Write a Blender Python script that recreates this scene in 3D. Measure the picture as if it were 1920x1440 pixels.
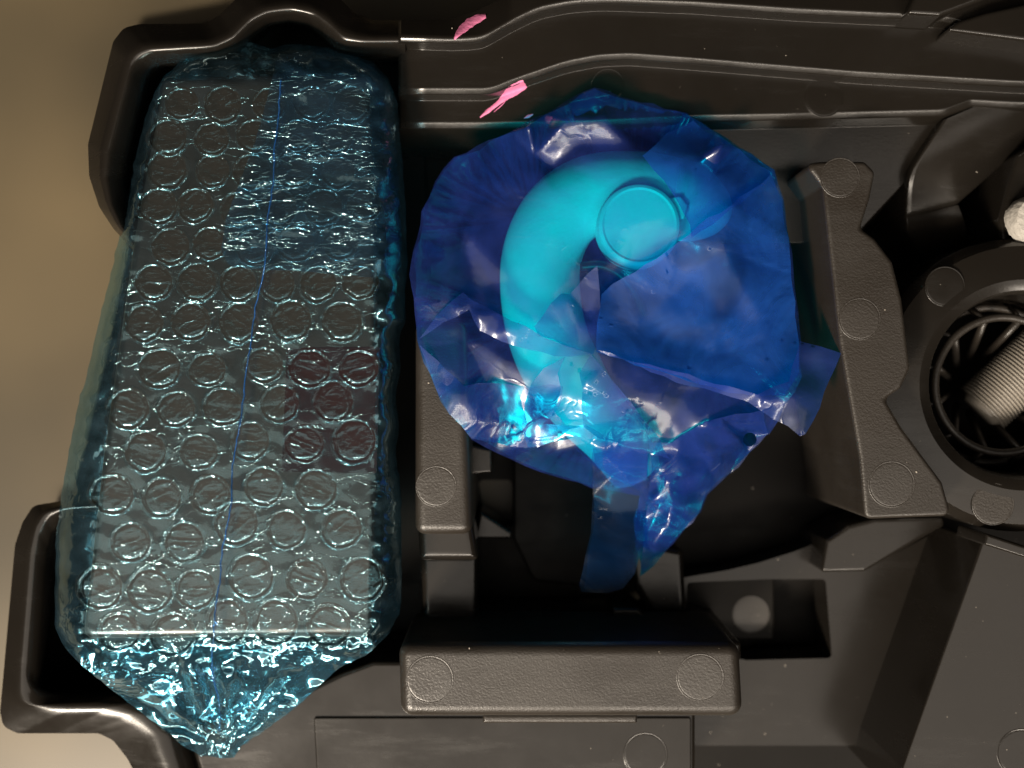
import bpy, bmesh, math, random
from mathutils import Vector, Matrix, noise
from mathutils.geometry import delaunay_2d_cdt
from mathutils.bvhtree import BVHTree

# ------------------------------------------------------------------ clear
for o in list(bpy.data.objects):
    bpy.data.objects.remove(o, do_unlink=True)
scene = bpy.context.scene
COL = scene.collection
random.seed(7)

# ------------------------------------------------------------------ camera
PX = 0.000125            # metres per photo pixel on the plane z = 0
CAM_H = 0.26
cam_d = bpy.data.cameras.new('camera')
cam = bpy.data.objects.new('camera', cam_d)
COL.objects.link(cam)
cam.location = (0, 0, CAM_H)
cam.rotation_euler = (0, 0, 0)
cam_d.sensor_fit = 'HORIZONTAL'
cam_d.sensor_width = 36
cam_d.angle = 2 * math.atan(960 * PX / CAM_H)
cam_d.clip_start = 0.01
cam_d.clip_end = 20
cam_d.dof.use_dof = True
cam_d.dof.focus_distance = CAM_H - 0.001
cam_d.dof.aperture_fstop = 7.0
scene.camera = cam

# ------------------------------------------------------------------ world and lamps (night interior)
world = bpy.data.worlds.new('World')
scene.world = world
world.use_nodes = True
bg = world.node_tree.nodes['Background']
bg.inputs['Color'].default_value = (1.0, 0.82, 0.62, 1)
bg.inputs['Strength'].default_value = 0.008

def area(name, loc, target, sx, sy, watts, col):
    d = bpy.data.lights.new(name, 'AREA')
    d.shape = 'RECTANGLE'
    d.size, d.size_y = sx, sy
    d.energy = watts
    d.color = col
    o = bpy.data.objects.new(name, d)
    COL.objects.link(o)
    o.location = loc
    o.rotation_euler = (Vector(target) - Vector(loc)).to_track_quat('-Z', 'Y').to_euler()
    return o

area('key_lamp', (-0.34, -0.50, 0.50), (0, 0, 0), 0.14, 0.12, 10.5, (1.0, 0.87, 0.71))
area('ceiling_lamp', (0.08, -0.38, 0.95), (0.08, -0.30, 0), 1.50, 0.70, 4.6, (1.0, 0.89, 0.77))
area('strip_lamp', (0.05, -0.74, 0.72), (0.03, 0.0, 0), 1.3, 0.10, 13.0, (1.0, 0.88, 0.74))

scene.view_settings.view_transform = 'Standard'
scene.view_settings.look = 'None'
scene.view_settings.exposure = 0.0
scene.view_settings.gamma = 1.0
scene.view_settings.use_curve_mapping = False
scene.render.engine = 'CYCLES'
scene.cycles.max_bounces = 14
scene.cycles.transparent_max_bounces = 40
scene.cycles.glossy_bounces = 4
scene.cycles.sample_clamp_indirect = 4.0

# ------------------------------------------------------------------ helpers
def P(px, py, z):
    """photo pixel on the level z (mm) -> world point (m)"""
    zz = z * 0.001
    f = (CAM_H - zz) / CAM_H
    return Vector(((px - 960) * PX * f, (720 - py) * PX * f, zz))

def link(o, parent=None):
    COL.objects.link(o)
    if parent is not None:
        o.parent = parent
    return o

def mesh_obj(name, verts, faces, mat, parent=None, smooth=True):
    me = bpy.data.meshes.new(name)
    me.from_pydata([tuple(v) for v in verts], [], faces)
    if mat is not None:
        me.materials.append(mat)
    if smooth:
        me.polygons.foreach_set('use_smooth', [True] * len(me.polygons))
    me.update()
    return link(bpy.data.objects.new(name, me), parent)

def empty(name, loc=(0, 0, 0)):
    o = bpy.data.objects.new(name, None)
    o.empty_display_size = 0.01
    o.location = loc
    return link(o)

def tag(o, label, cat=None, group=None, kind=None):
    o['label'] = label
    if cat: o['category'] = cat
    if group: o['group'] = group
    if kind: o['kind'] = kind
    return o

def fillet(pts, r, n=5, closed=True, uniform=False):
    """round the corners of a 2-D outline; a point may carry its own radius"""
    out = []
    N = len(pts)
    for i, p in enumerate(pts):
        rad = p[2] if len(p) > 2 else r
        c = Vector(p[:2])
        if (not closed and i in (0, N - 1)) or rad <= 0:
            out.append((c.x, c.y)); continue
        a = Vector(pts[i - 1][:2]) - c
        b = Vector(pts[(i + 1) % N][:2]) - c
        la, lb = a.length, b.length
        a.normalize(); b.normalize()
        cosang = max(-1, min(1, a.dot(b)))
        ang = math.acos(cosang)
        if ang > math.pi - 0.05 or ang < 0.05:
            m_ = n + 1 if uniform else 1
            for k in range(m_):
                w_ = (k / (m_ - 1) - .5) * 0.2 if m_ > 1 else 0
                q_ = c + (a * (-w_ * la) if w_ < 0 else b * (w_ * lb))
                out.append((q_.x, q_.y))
            continue
        t = min(rad / math.tan(ang / 2), la * 0.48, lb * 0.48)
        rr = t * math.tan(ang / 2)
        bis = (a + b).normalized()
        cen = c + bis * (rr / math.sin(ang / 2))
        s = c + a * t; e = c + b * t
        a0 = math.atan2(s.y - cen.y, s.x - cen.x)
        a1 = math.atan2(e.y - cen.y, e.x - cen.x)
        da = (a1 - a0 + math.pi) % (2 * math.pi) - math.pi
        for k in range(n + 1):
            q = a0 + da * k / n
            out.append((cen.x + rr * math.cos(q), cen.y + rr * math.sin(q)))
    return out

def area2(pts):
    return sum(pts[i - 1][0] * pts[i][1] - pts[i][0] * pts[i - 1][1] for i in range(len(pts))) / 2

def miter(pts, d):
    """exact parallel offset of a closed ccw outline"""
    n = len(pts); out = []
    for i in range(n):
        p0 = Vector(pts[i - 1]); p1 = Vector(pts[i]); p2 = Vector(pts[(i + 1) % n])
        e1 = (p1 - p0).normalized(); e2 = (p2 - p1).normalized()
        n1 = Vector((-e1.y, e1.x)); n2 = Vector((-e2.y, e2.x))
        m = n1 + n2
        m = m / max(0.35, m.dot(n1)) if m.length > 1e-6 else n1
        out.append((p1.x + m.x * d, p1.y + m.y * d))
    return out

def inset(pts, d):
    """move a closed outline inwards by d (ccw outline)"""
    N = len(pts)
    out = []
    for i in range(N):
        p0 = Vector(pts[i - 1][:2]); p1 = Vector(pts[i][:2]); p2 = Vector(pts[(i + 1) % N][:2])
        e1 = p1 - p0; e2 = p2 - p1
        if e1.length < 1e-9: e1 = e2
        if e2.length < 1e-9: e2 = e1
        n1 = Vector((-e1.y, e1.x)).normalized(); n2 = Vector((-e2.y, e2.x)).normalized()
        m = n1 + n2
        if m.length < 1e-6: m = n1
        m.normalize()
        k = d / max(0.5, m.dot(n1))
        out.append((p1.x + m.x * k, p1.y + m.y * k))
    return out

def prism(name, pts, z_top, z_bot, bev, mat, parent, corner=10, draft=0.0, segs=5, flat_cap=True):
    """solid with a rounded top edge from a pixel outline at its top level (mm)"""
    raw = [P(p[0], p[1], z_top) for p in pts]
    raw = [(v.x * 1000, v.y * 1000) for v in raw]
    if area2(raw) < 0: raw = raw[::-1]
    cr = corner * 0.125
    def ring_at(d):
        return fillet(miter(raw, d), max(cr - d, 0.12), uniform=True)
    rings = [(ring_at(-draft * (z_top - z_bot)), z_bot)]
    for k in range(segs + 1):
        a = math.pi / 2 * k / segs
        rings.append((ring_at(bev * (1 - math.cos(a))), z_top - bev + bev * math.sin(a)))
    rings.append((ring_at(bev + 0.25), z_top))
    loop = rings[0][0]
    assert all(len(r[0]) == len(loop) for r in rings), name
    N = len(loop)
    vs = []; fs = []
    for ring, z in rings:
        vs += [(x / 1000, y / 1000, z / 1000) for x, y in ring]
    for r in range(len(rings) - 1):
        for i in range(N):
            j = (i + 1) % N
            fs.append((r * N + i, r * N + j, (r + 1) * N + j, (r + 1) * N + i))
    fs.append(tuple((len(rings) - 1) * N + i for i in range(N)))
    return mesh_obj(name, vs, fs, mat, parent)

def inside(p, poly):
    x, y = p; c = False
    j = len(poly) - 1
    for i in range(len(poly)):
        xi, yi = poly[i][0], poly[i][1]; xj, yj = poly[j][0], poly[j][1]
        if (yi > y) != (yj > y) and x < (xj - xi) * (y - yi) / (yj - yi) + xi:
            c = not c
        j = i
    return c

def dist_poly(p, poly):
    x, y = p; best = 1e18
    for i in range(len(poly)):
        x1, y1 = poly[i - 1][0], poly[i - 1][1]; x2, y2 = poly[i][0], poly[i][1]
        dx, dy = x2 - x1, y2 - y1
        L = dx * dx + dy * dy
        t = 0 if L == 0 else max(0, min(1, ((x - x1) * dx + (y - y1) * dy) / L))
        ex, ey = x1 + t * dx - x, y1 + t * dy - y
        d = ex * ex + ey * ey
        if d < best: best = d
    return math.sqrt(best)

def cdt(points, loops):
    """triangulate points with closed loops kept as edges; returns points, triangles"""
    pts = [Vector(p[:2]) for p in points]; edges = []
    for lp in loops:
        b = len(pts)
        pts += [Vector(p[:2]) for p in lp]
        n = len(lp)
        edges += [(b + i, b + (i + 1) % n) for i in range(n)]
    r = delaunay_2d_cdt(pts, edges, [], 0, 1e-4)
    return r[0], r[2]

def plate(name, outer, holes, z, thick, mat, parent, corner=8, lip=0.0):
    """flat plate with holes, real thickness (pixel outlines on level z)"""
    o = fillet(outer, corner)
    hs = [fillet(h, corner) for h in holes]
    vs, fs = cdt([], [o] + hs)
    keep = []
    for f in fs:
        c = ((vs[f[0]].x + vs[f[1]].x + vs[f[2]].x) / 3, (vs[f[0]].y + vs[f[1]].y + vs[f[2]].y) / 3)
        if inside(c, o) and not any(inside(c, h) for h in hs):
            keep.append(tuple(f))
    top = [P(v.x, v.y, z) for v in vs]
    bm = bmesh.new()
    bv = [bm.verts.new(t) for t in top]
    for f in keep:
        try: bm.faces.new([bv[i] for i in f])
        except ValueError: pass
    for v in [v for v in bm.verts if not v.link_faces]: bm.verts.remove(v)
    bmesh.ops.recalc_face_normals(bm, faces=bm.faces)
    up = sum(f.normal.z for f in bm.faces)
    if up < 0: bmesh.ops.reverse_faces(bm, faces=bm.faces)
    ex = bmesh.ops.extrude_face_region(bm, geom=list(bm.faces), use_keep_orig=True)
    nv = [g for g in ex['geom'] if isinstance(g, bmesh.types.BMVert)]
    for v in nv: v.co.z -= thick * 0.001
    bmesh.ops.recalc_face_normals(bm, faces=bm.faces)
    me = bpy.data.meshes.new(name); bm.to_mesh(me); bm.free()
    me.materials.append(mat)
    return link(bpy.data.objects.new(name, me), parent)

def loft(name, rows, mat, parent, closed=False):
    """surface through rows of 3-D points"""
    n = len(rows[0]); vs = [p for r in rows for p in r]; fs = []
    for r in range(len(rows) - 1):
        for i in range(n if closed else n - 1):
            j = (i + 1) % n
            fs.append((r * n + i, r * n + j, (r + 1) * n + j, (r + 1) * n + i))
    o = mesh_obj(name, vs, fs, mat, parent)
    bm = bmesh.new(); bm.from_mesh(o.data)
    bmesh.ops.recalc_face_normals(bm, faces=bm.faces)
    if sum(f.normal.z * f.calc_area() for f in bm.faces) < 0:
        bmesh.ops.reverse_faces(bm, faces=bm.faces)
    bm.to_mesh(o.data); bm.free()
    return o

def resample(pts, n, closed=False):
    P2 = [Vector(p) for p in pts]
    if closed: P2.append(P2[0])
    L = [0]
    for i in range(1, len(P2)): L.append(L[-1] + (P2[i] - P2[i - 1]).length)
    out = []; k = 0
    m = n if closed else n - 1
    for i in range(n):
        s = L[-1] * i / m
        while k < len(L) - 2 and L[k + 1] < s: k += 1
        d = L[k + 1] - L[k]
        t = 0 if d == 0 else (s - L[k]) / d
        out.append(P2[k].lerp(P2[k + 1], t))
    return out

def smooth_line(pts, n):
    """Catmull-Rom through points, resampled to n"""
    V = [Vector(p) for p in pts]; out = []
    for i in range(len(V) - 1):
        p0 = V[max(0, i - 1)]; p1 = V[i]; p2 = V[i + 1]; p3 = V[min(len(V) - 1, i + 2)]
        for k in range(12):
            t = k / 12
            out.append(0.5 * ((2 * p1) + (p2 - p0) * t + (2 * p0 - 5 * p1 + 4 * p2 - p3) * t * t + (3 * p1 - p0 - 3 * p2 + p3) * t ** 3))
    out.append(V[-1])
    return resample(out, n)

def tube(name, path, rad, mat, parent, sides=16, caps=True):
    """round tube along a 3-D path; rad a number or a list (m)"""
    n = len(path); rows = []
    up = Vector((0, 0, 1))
    for i, p in enumerate(path):
        t = (path[min(n - 1, i + 1)] - path[max(0, i - 1)]).normalized()
        s = t.cross(up)
        if s.length < 1e-5: s = Vector((1, 0, 0))
        s.normalize(); u = s.cross(t)
        r = rad[i] if isinstance(rad, (list, tuple)) else rad
        rows.append([p + (s * math.cos(2 * math.pi * k / sides) + u * math.sin(2 * math.pi * k / sides)) * r for k in range(sides)])
    vs = [p for r in rows for p in r]; fs = []
    for r in range(n - 1):
        for i in range(sides):
            j = (i + 1) % sides
            fs.append((r * sides + i, (r + 1) * sides + i, (r + 1) * sides + j, r * sides + j))
    if caps:
        fs.append(tuple(range(sides)))
        fs.append(tuple((n - 1) * sides + i for i in range(sides))[::-1])
    return mesh_obj(name, vs, fs, mat, parent)

def lathe(name, cx, cy, prof, mat, parent, n=96, a0=0, a1=360, zref=0.0):
    """ring turned about a vertical axis over pixel (cx, cy); prof = (radius px, z mm)"""
    c = P(cx, cy, prof[0][1]); rows = []
    full = abs(a1 - a0) >= 360
    cc = P(cx, cy, zref); sc = (CAM_H - zref * 0.001) / CAM_H
    m = n if full else n + 1
    for r, z in prof:
        rr = r * PX * sc
        rows.append([Vector((cc.x + rr * math.cos(math.radians(a0 + (a1 - a0) * i / n)),
                             cc.y + rr * math.sin(math.radians(a0 + (a1 - a0) * i / n)), z * 0.001)) for i in range(m)])
    return loft(name, rows, mat, parent, closed=full)

def rprof(pts, r, n=4):
    return fillet(pts, r, n, closed=False)

# ------------------------------------------------------------------ materials
def new_mat(name):
    m = bpy.data.materials.new(name); m.use_nodes = True
    nt = m.node_tree
    for nd in list(nt.nodes):
        if nd.type != 'OUTPUT_MATERIAL' and nd.type != 'BSDF_PRINCIPLED': nt.nodes.remove(nd)
    return m, nt, nt.nodes['Principled BSDF'], nt.nodes['Material Output']

def N(nt, kind, **kw):
    nd = nt.nodes.new(kind)
    for k, v in kw.items():
        if k in nd.inputs: nd.inputs[k].default_value = v
        else: setattr(nd, k, v)
    return nd

def coords(nt):
    return nt.nodes.new('ShaderNodeTexCoord').outputs['Object']

def black_plastic(name, base, rough, grain, gscale, spec=0.5, smudge=0.12):
    m, nt, b, out = new_mat(name)
    co = coords(nt)
    n1 = N(nt, 'ShaderNodeTexNoise', Scale=55.0, Detail=5.0, Roughness=0.6)
    nt.links.new(co, n1.inputs['Vector'])
    mr = N(nt, 'ShaderNodeMapRange')
    mr.inputs['From Min'].default_value = 0.3; mr.inputs['From Max'].default_value = 0.75
    mr.inputs['To Min'].default_value = rough - smudge; mr.inputs['To Max'].default_value = rough + smudge
    nt.links.new(n1.outputs['Fac'], mr.inputs['Value'])
    mp2 = N(nt, 'ShaderNodeMapping'); mp2.inputs['Scale'].default_value = (1, 7, 1); mp2.inputs['Rotation'].default_value = (0, 0, 0.7)
    nt.links.new(co, mp2.inputs['Vector'])
    n4 = N(nt, 'ShaderNodeTexNoise', Scale=28.0, Detail=6.0, Roughness=0.7)
    nt.links.new(mp2.outputs['Vector'], n4.inputs['Vector'])
    sc4 = N(nt, 'ShaderNodeMapRange')
    sc4.inputs['From Min'].default_value = 0.52; sc4.inputs['From Max'].default_value = 0.75
    sc4.inputs['To Min'].default_value = 0.0; sc4.inputs['To Max'].default_value = 0.14
    nt.links.new(n4.outputs['Fac'], sc4.inputs['Value'])
    add4 = N(nt, 'ShaderNodeMath', operation='ADD')
    nt.links.new(mr.outputs['Result'], add4.inputs[0]); nt.links.new(sc4.outputs['Result'], add4.inputs[1])
    nt.links.new(add4.outputs[0], b.inputs['Roughness'])
    n3 = N(nt, 'ShaderNodeTexNoise', Scale=22.0, Detail=4.0)
    nt.links.new(co, n3.inputs['Vector'])
    cr = N(nt, 'ShaderNodeMix', data_type='RGBA')
    cr.inputs[6].default_value = (*base, 1)
    cr.inputs[7].default_value = (base[0] * 1.7, base[1] * 1.6, base[2] * 1.5, 1)
    nt.links.new(n3.outputs['Fac'], cr.inputs[0])
    nt.links.new(cr.outputs[2], b.inputs['Base Color'])
    n2 = N(nt, 'ShaderNodeTexNoise', Scale=gscale, Detail=2.0, Roughness=0.5)
    nt.links.new(co, n2.inputs['Vector'])
    bp = N(nt, 'ShaderNodeBump', Strength=grain, Distance=0.0002)
    nt.links.new(n2.outputs['Fac'], bp.inputs['Height'])
    nt.links.new(bp.outputs['Normal'], b.inputs['Normal'])
    b.inputs['Specular IOR Level'].default_value = spec
    return m

M_SMOOTH = black_plastic('black_plastic_smooth', (0.0075, 0.0066, 0.0056), 0.23, 0.05, 1500, 0.45, smudge=0.07)
M_GRAIN = black_plastic('black_plastic_grained', (0.014, 0.012, 0.010), 0.40, 0.40, 2300, 0.52)
M_DEEP = black_plastic('black_plastic_shaded_floor', (0.005, 0.0046, 0.0042), 0.45, 0.10, 900, 0.10)  # recess shade put into the plastic itself: darker base, weaker specular
M_MARK = black_plastic('black_plastic_pin_mark', (0.016, 0.014, 0.012), 0.42, 0.5, 1900, 0.6)

def plain(name, col, rough, spec=0.5, bump=0.0, bscale=600):
    m, nt, b, out = new_mat(name)
    co = coords(nt)
    n1 = N(nt, 'ShaderNodeTexNoise', Scale=60.0, Detail=4.0)
    nt.links.new(co, n1.inputs['Vector'])
    cr = N(nt, 'ShaderNodeMix', data_type='RGBA')
    cr.inputs[6].default_value = (col[0] * .82, col[1] * .82, col[2] * .82, 1)
    cr.inputs[7].default_value = (min(1, col[0] * 1.12), min(1, col[1] * 1.12), min(1, col[2] * 1.12), 1)
    nt.links.new(n1.outputs['Fac'], cr.inputs[0])
    nt.links.new(cr.outputs[2], b.inputs['Base Color'])
    b.inputs['Roughness'].default_value = rough
    b.inputs['Specular IOR Level'].default_value = spec
    if bump:
        n2 = N(nt, 'ShaderNodeTexNoise', Scale=bscale, Detail=3.0)
        nt.links.new(co, n2.inputs['Vector'])
        bp = N(nt, 'ShaderNodeBump', Strength=bump, Distance=0.0004)
        nt.links.new(n2.outputs['Fac'], bp.inputs['Height'])
        nt.links.new(bp.outputs['Normal'], b.inputs['Normal'])
    return m

def beige_paint():
    m, nt, b, out = new_mat('beige_painted_metal')
    co = coords(nt)
    n1 = N(nt, 'ShaderNodeTexNoise', Scale=9.0, Detail=2.5, Roughness=0.5)
    nt.links.new(co, n1.inputs['Vector'])
    cr = nt.nodes.new('ShaderNodeValToRGB')
    cr.color_ramp.elements[0].position = 0.32; cr.color_ramp.elements[0].color = (0.034, 0.030, 0.021, 1)
    cr.color_ramp.elements[1].position = 0.68; cr.color_ramp.elements[1].color = (0.125, 0.096, 0.054, 1)
    nt.links.new(n1.outputs['Fac'], cr.inputs['Fac'])
    nt.links.new(cr.outputs['Color'], b.inputs['Base Color'])
    b.inputs['Roughness'].default_value = 0.42
    return m
M_BEIGE = beige_paint()

def film(name, tint, haze_col, haze, gloss, g_rough, g_col=(1, 1, 1), sheen=0.0, sheen_rough=0.45,
         bump=0.3, bscale=300.0, bdist=0.0004, stretch=(1, 1, 1), rot=0.0, second=None, fres=0.5, crease=0.09, und=0.8, cloud=60.0):
    """thin tinted plastic film: lets coloured light straight through, some haze, a glossy skin"""
    m, nt, b, out = new_mat(name)
    nt.nodes.remove(b)
    co = coords(nt)
    mp = N(nt, 'ShaderNodeMapping'); mp.inputs['Scale'].default_value = stretch
    mp.inputs['Rotation'].default_value = (0, 0, rot)
    nt.links.new(co, mp.inputs['Vector'])
    n1 = N(nt, 'ShaderNodeTexNoise', Scale=bscale, Detail=2.5, Roughness=0.55, Distortion=0.4)
    nt.links.new(mp.outputs['Vector'], n1.inputs['Vector'])
    sb = N(nt, 'ShaderNodeMath', operation='SUBTRACT'); sb.inputs[1].default_value = 0.5
    nt.links.new(n1.outputs['Fac'], sb.inputs[0])
    ab = N(nt, 'ShaderNodeMath', operation='ABSOLUTE'); nt.links.new(sb.outputs[0], ab.inputs[0])
    cre = N(nt, 'ShaderNodeMapRange'); cre.interpolation_type = 'SMOOTHSTEP'
    cre.inputs['From Min'].default_value = 0.0; cre.inputs['From Max'].default_value = crease
    cre.inputs['To Min'].default_value = 1.0; cre.inputs['To Max'].default_value = 0.0
    nt.links.new(ab.outputs[0], cre.inputs['Value'])
    n2 = N(nt, 'ShaderNodeTexNoise', Scale=bscale * 0.3, Detail=2.0)
    nt.links.new(mp.outputs['Vector'], n2.inputs['Vector'])
    msk = N(nt, 'ShaderNodeMapRange'); msk.interpolation_type = 'SMOOTHSTEP'
    msk.inputs['From Min'].default_value = 0.42; msk.inputs['From Max'].default_value = 0.62
    nt.links.new(n2.outputs['Fac'], msk.inputs['Value'])
    mm = N(nt, 'ShaderNodeMath', operation='MULTIPLY')
    nt.links.new(cre.outputs[0], mm.inputs[0]); nt.links.new(msk.outputs[0], mm.inputs[1])
    ad = N(nt, 'ShaderNodeMath', operation='MULTIPLY_ADD')
    ad.inputs[1].default_value = und
    nt.links.new(n2.outputs['Fac'], ad.inputs[0]); nt.links.new(mm.outputs[0], ad.inputs[2])
    bp = N(nt, 'ShaderNodeBump', Strength=bump, Distance=bdist)
    nt.links.new(ad.outputs[0], bp.inputs['Height'])
    tr = N(nt, 'ShaderNodeBsdfTransparent'); tr.inputs['Color'].default_value = (*tint, 1)
    df = N(nt, 'ShaderNodeBsdfDiffuse'); df.inputs['Color'].default_value = (*haze_col, 1)
    tl = N(nt, 'ShaderNodeBsdfTranslucent'); tl.inputs['Color'].default_value = (*haze_col, 1)
    hz = N(nt, 'ShaderNodeMixShader'); hz.inputs[0].default_value = 0.4
    nt.links.new(df.outputs[0], hz.inputs[1]); nt.links.new(tl.outputs[0], hz.inputs[2])
    m1 = N(nt, 'ShaderNodeMixShader')
    n3 = N(nt, 'ShaderNodeTexNoise', Scale=cloud, Detail=4.0, Roughness=0.6, Distortion=0.8)
    nt.links.new(mp.outputs['Vector'], n3.inputs['Vector'])
    hm = N(nt, 'ShaderNodeMapRange')
    hm.inputs['From Min'].default_value = 0.35; hm.inputs['From Max'].default_value = 0.68
    hm.inputs['To Min'].default_value = haze * 0.55; hm.inputs['To Max'].default_value = haze * 1.7
    nt.links.new(n3.outputs['Fac'], hm.inputs['Value']); nt.links.new(hm.outputs['Result'], m1.inputs[0])
    nt.links.new(tr.outputs[0], m1.inputs[1]); nt.links.new(hz.outputs[0], m1.inputs[2])
    last = m1
    if sheen:
        g2 = N(nt, 'ShaderNodeBsdfGlossy'); g2.inputs['Roughness'].default_value = sheen_rough
        g2.inputs['Color'].default_value = (*(second or (0.8, 0.85, 1.0)), 1)
        nt.links.new(bp.outputs['Normal'], g2.inputs['Normal'])
        m3 = N(nt, 'ShaderNodeMixShader'); m3.inputs[0].default_value = sheen
        nt.links.new(last.outputs[0], m3.inputs[1]); nt.links.new(g2.outputs[0], m3.inputs[2])
        last = m3
    gl = N(nt, 'ShaderNodeBsdfGlossy'); gl.inputs['Roughness'].default_value = g_rough
    gl.inputs['Color'].default_value = (*g_col, 1)
    nt.links.new(bp.outputs['Normal'], gl.inputs['Normal'])
    lw = N(nt, 'ShaderNodeLayerWeight', Blend=0.35)
    nt.links.new(bp.outputs['Normal'], lw.inputs['Normal'])
    ma = N(nt, 'ShaderNodeMath', operation='MULTIPLY_ADD')
    ma.inputs[1].default_value = fres; ma.inputs[2].default_value = gloss
    nt.links.new(lw.outputs['Facing'], ma.inputs[0])
    pw = N(nt, 'ShaderNodeMath', operation='MINIMUM'); pw.inputs[1].default_value = 0.6
    nt.links.new(ma.outputs[0], pw.inputs[0])
    m2 = N(nt, 'ShaderNodeMixShader')
    nt.links.new(pw.outputs[0], m2.inputs[0])
    nt.links.new(last.outputs[0], m2.inputs[1]); nt.links.new(gl.outputs[0], m2.inputs[2])
    nt.links.new(m2.outputs[0], out.inputs['Surface'])
    return m

M_BAG = film('blue_bag_film', (0.03, 0.75, 0.86), (0.05, 0.10, 0.58), 0.15, 0.012, 0.17,
             sheen=0.014, sheen_rough=0.36, second=(0.70, 0.78, 1.0), bump=0.18, bscale=70.0, bdist=0.0005, fres=0.13, crease=0.03)
M_FOLD = film('blue_bag_doubled_film', (0.012, 0.60, 0.86), (0.02, 0.15, 0.68), 0.28, 0.012, 0.26,
             sheen=0.012, sheen_rough=0.40, second=(0.6, 0.78, 1.0), bump=0.14, bscale=60.0, bdist=0.0005, fres=0.08, crease=0.03)
M_TONGUE = film('blue_bag_flap_film', (0.03, 0.62, 0.82), (0.02, 0.12, 0.40), 0.05, 0.012, 0.20,
             sheen=0.006, sheen_rough=0.42, second=(0.75, 0.78, 1.0), bump=0.25, bscale=60.0, bdist=0.0005, fres=0.10, crease=0.03)
M_SHEET = film('blue_bubble_sheet_film', (0.80, 0.89, 0.92), (0.17, 0.23, 0.28), 0.045, 0.026, 0.09, g_col=(0.75, 0.97, 1.0),
               sheen=0.035, sheen_rough=0.20, second=(0.25, 0.80, 0.95), bump=0.45, bscale=150.0, bdist=0.0005, stretch=(1, 2.4, 1), rot=0.5, fres=0.25, crease=0.03, und=0.2)
M_FLAP = film('blue_bubble_flap_film', (0.68, 0.82, 0.91), (0.07, 0.17, 0.34), 0.045, 0.022, 0.09, g_col=(0.75, 0.97, 1.0),
               sheen=0.025, sheen_rough=0.28, second=(0.25, 0.80, 0.95), bump=0.5, bscale=140.0, bdist=0.0006, stretch=(1, 2.6, 1), rot=0.4, fres=0.3, crease=0.05, und=0.3)
M_BUBBLE = film('clear_bubble_film', (0.90, 0.93, 0.93), (0.35, 0.34, 0.30), 0.02, 0.014, 0.10, g_col=(0.85, 0.99, 1.0),
                sheen=0.045, sheen_rough=0.18, second=(0.15, 0.72, 0.95), bump=0.22, bscale=1.1, bdist=0.04, stretch=(1, 3.5, 1), rot=0.25, fres=0.24, crease=0.022, und=0.05, cloud=2.0)
M_TAIL = film('blue_bubble_side_film', (0.62, 0.84, 0.92), (0.24, 0.46, 0.62), 0.045, 0.06, 0.09, g_col=(0.85, 1.0, 1.0),
              sheen=0.11, sheen_rough=0.20, second=(0.12, 0.70, 0.95), bump=0.35, bscale=150.0, bdist=0.0006, stretch=(1, 1.6, 1), rot=-0.5, fres=0.35, crease=0.05, und=0.2, cloud=90.0)
M_SEAM = film('blue_seam_film', (0.15, 0.42, 0.85), (0.05, 0.25, 0.75), 0.30, 0.06, 0.15, g_col=(0.6, 0.85, 1.0), bump=0.5, bscale=500.0)

M_HOSE = plain('white_hose_plastic', (0.68, 0.69, 0.67), 0.5, 0.35, 0.6, 130)
M_CAP = plain('white_cap_plastic', (0.66, 0.70, 0.70), 0.5, 0.3)
M_BOX = plain('black_box_plastic', (0.016, 0.015, 0.014), 0.31, 0.85, 0.05, 1500)
M_LABEL = plain('dark_red_label_paper', (0.013, 0.002, 0.004), 0.35, 0.4)
M_PINK = plain('pink_paint', (0.72, 0.20, 0.38), 0.45, 0.4, 0.4, 900)
M_BOLT = plain('worn_steel', (0.26, 0.235, 0.20), 0.40, 0.6, 0.2, 900)
M_FOAM = plain('light_grey_foam', (0.36, 0.34, 0.31), 0.75, 0.3, 1.0, 800)
M_CORD = plain('black_rubber', (0.012, 0.012, 0.012), 0.45)
M_DUST = plain('pale_dust', (0.30, 0.27, 0.23), 0.9)

# ------------------------------------------------------------------ setting
floor = mesh_obj('floor', [P(-900, -800, -58), P(2900, -800, -58), P(2900, 2300, -58), P(-900, 2300, -58)], [(0, 3, 2, 1)], M_BEIGE, smooth=False)
tag(floor, 'beige painted metal floor under the black tray', kind='structure')

# ------------------------------------------------------------------ the black tray
tray = empty('plastic_tray', P(960, 720, -60))
bpy.context.view_layer.update()
tray_inv = tray.matrix_world.inverted()
tag(tray, 'black moulded plastic storage tray holding both blue wrapped things', 'tray')

def part(o, label=None):
    if label: o['label'] = label
    return o
def T(o):
    """keep a part built in world coordinates where it stands when parented to the tray"""
    o.parent = tray
    o.matrix_parent_inverse = tray_inv
    return o

def pin_mark(cx, cy, z, r, recess=True, mat=None, parent=None):
    """round ejector-pin mark: a low disc with a groove around it"""
    prof = [(r * 1.05, z + 0.004), (r * 1.03, z + 0.07), (r * 1.015, z + 0.075), (r * 0.99, z + 0.006), (r * 0.965, z + 0.006), (r * 0.945, z + 0.065), (r * 0.925, z + 0.07), (r * .5, z + .07), (r * 0.02, z + 0.07)]
    c = P(cx, cy, z); n = 40; f = (CAM_H - z * .001) / CAM_H
    rows = [[Vector((c.x + q * PX * f * math.cos(2 * math.pi * i / n), c.y + q * PX * f * math.sin(2 * math.pi * i / n), zz * .001)) for i in range(n)] for q, zz in prof]
    return T(loft('pin_mark', rows, mat or M_MARK, None, closed=True))

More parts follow.
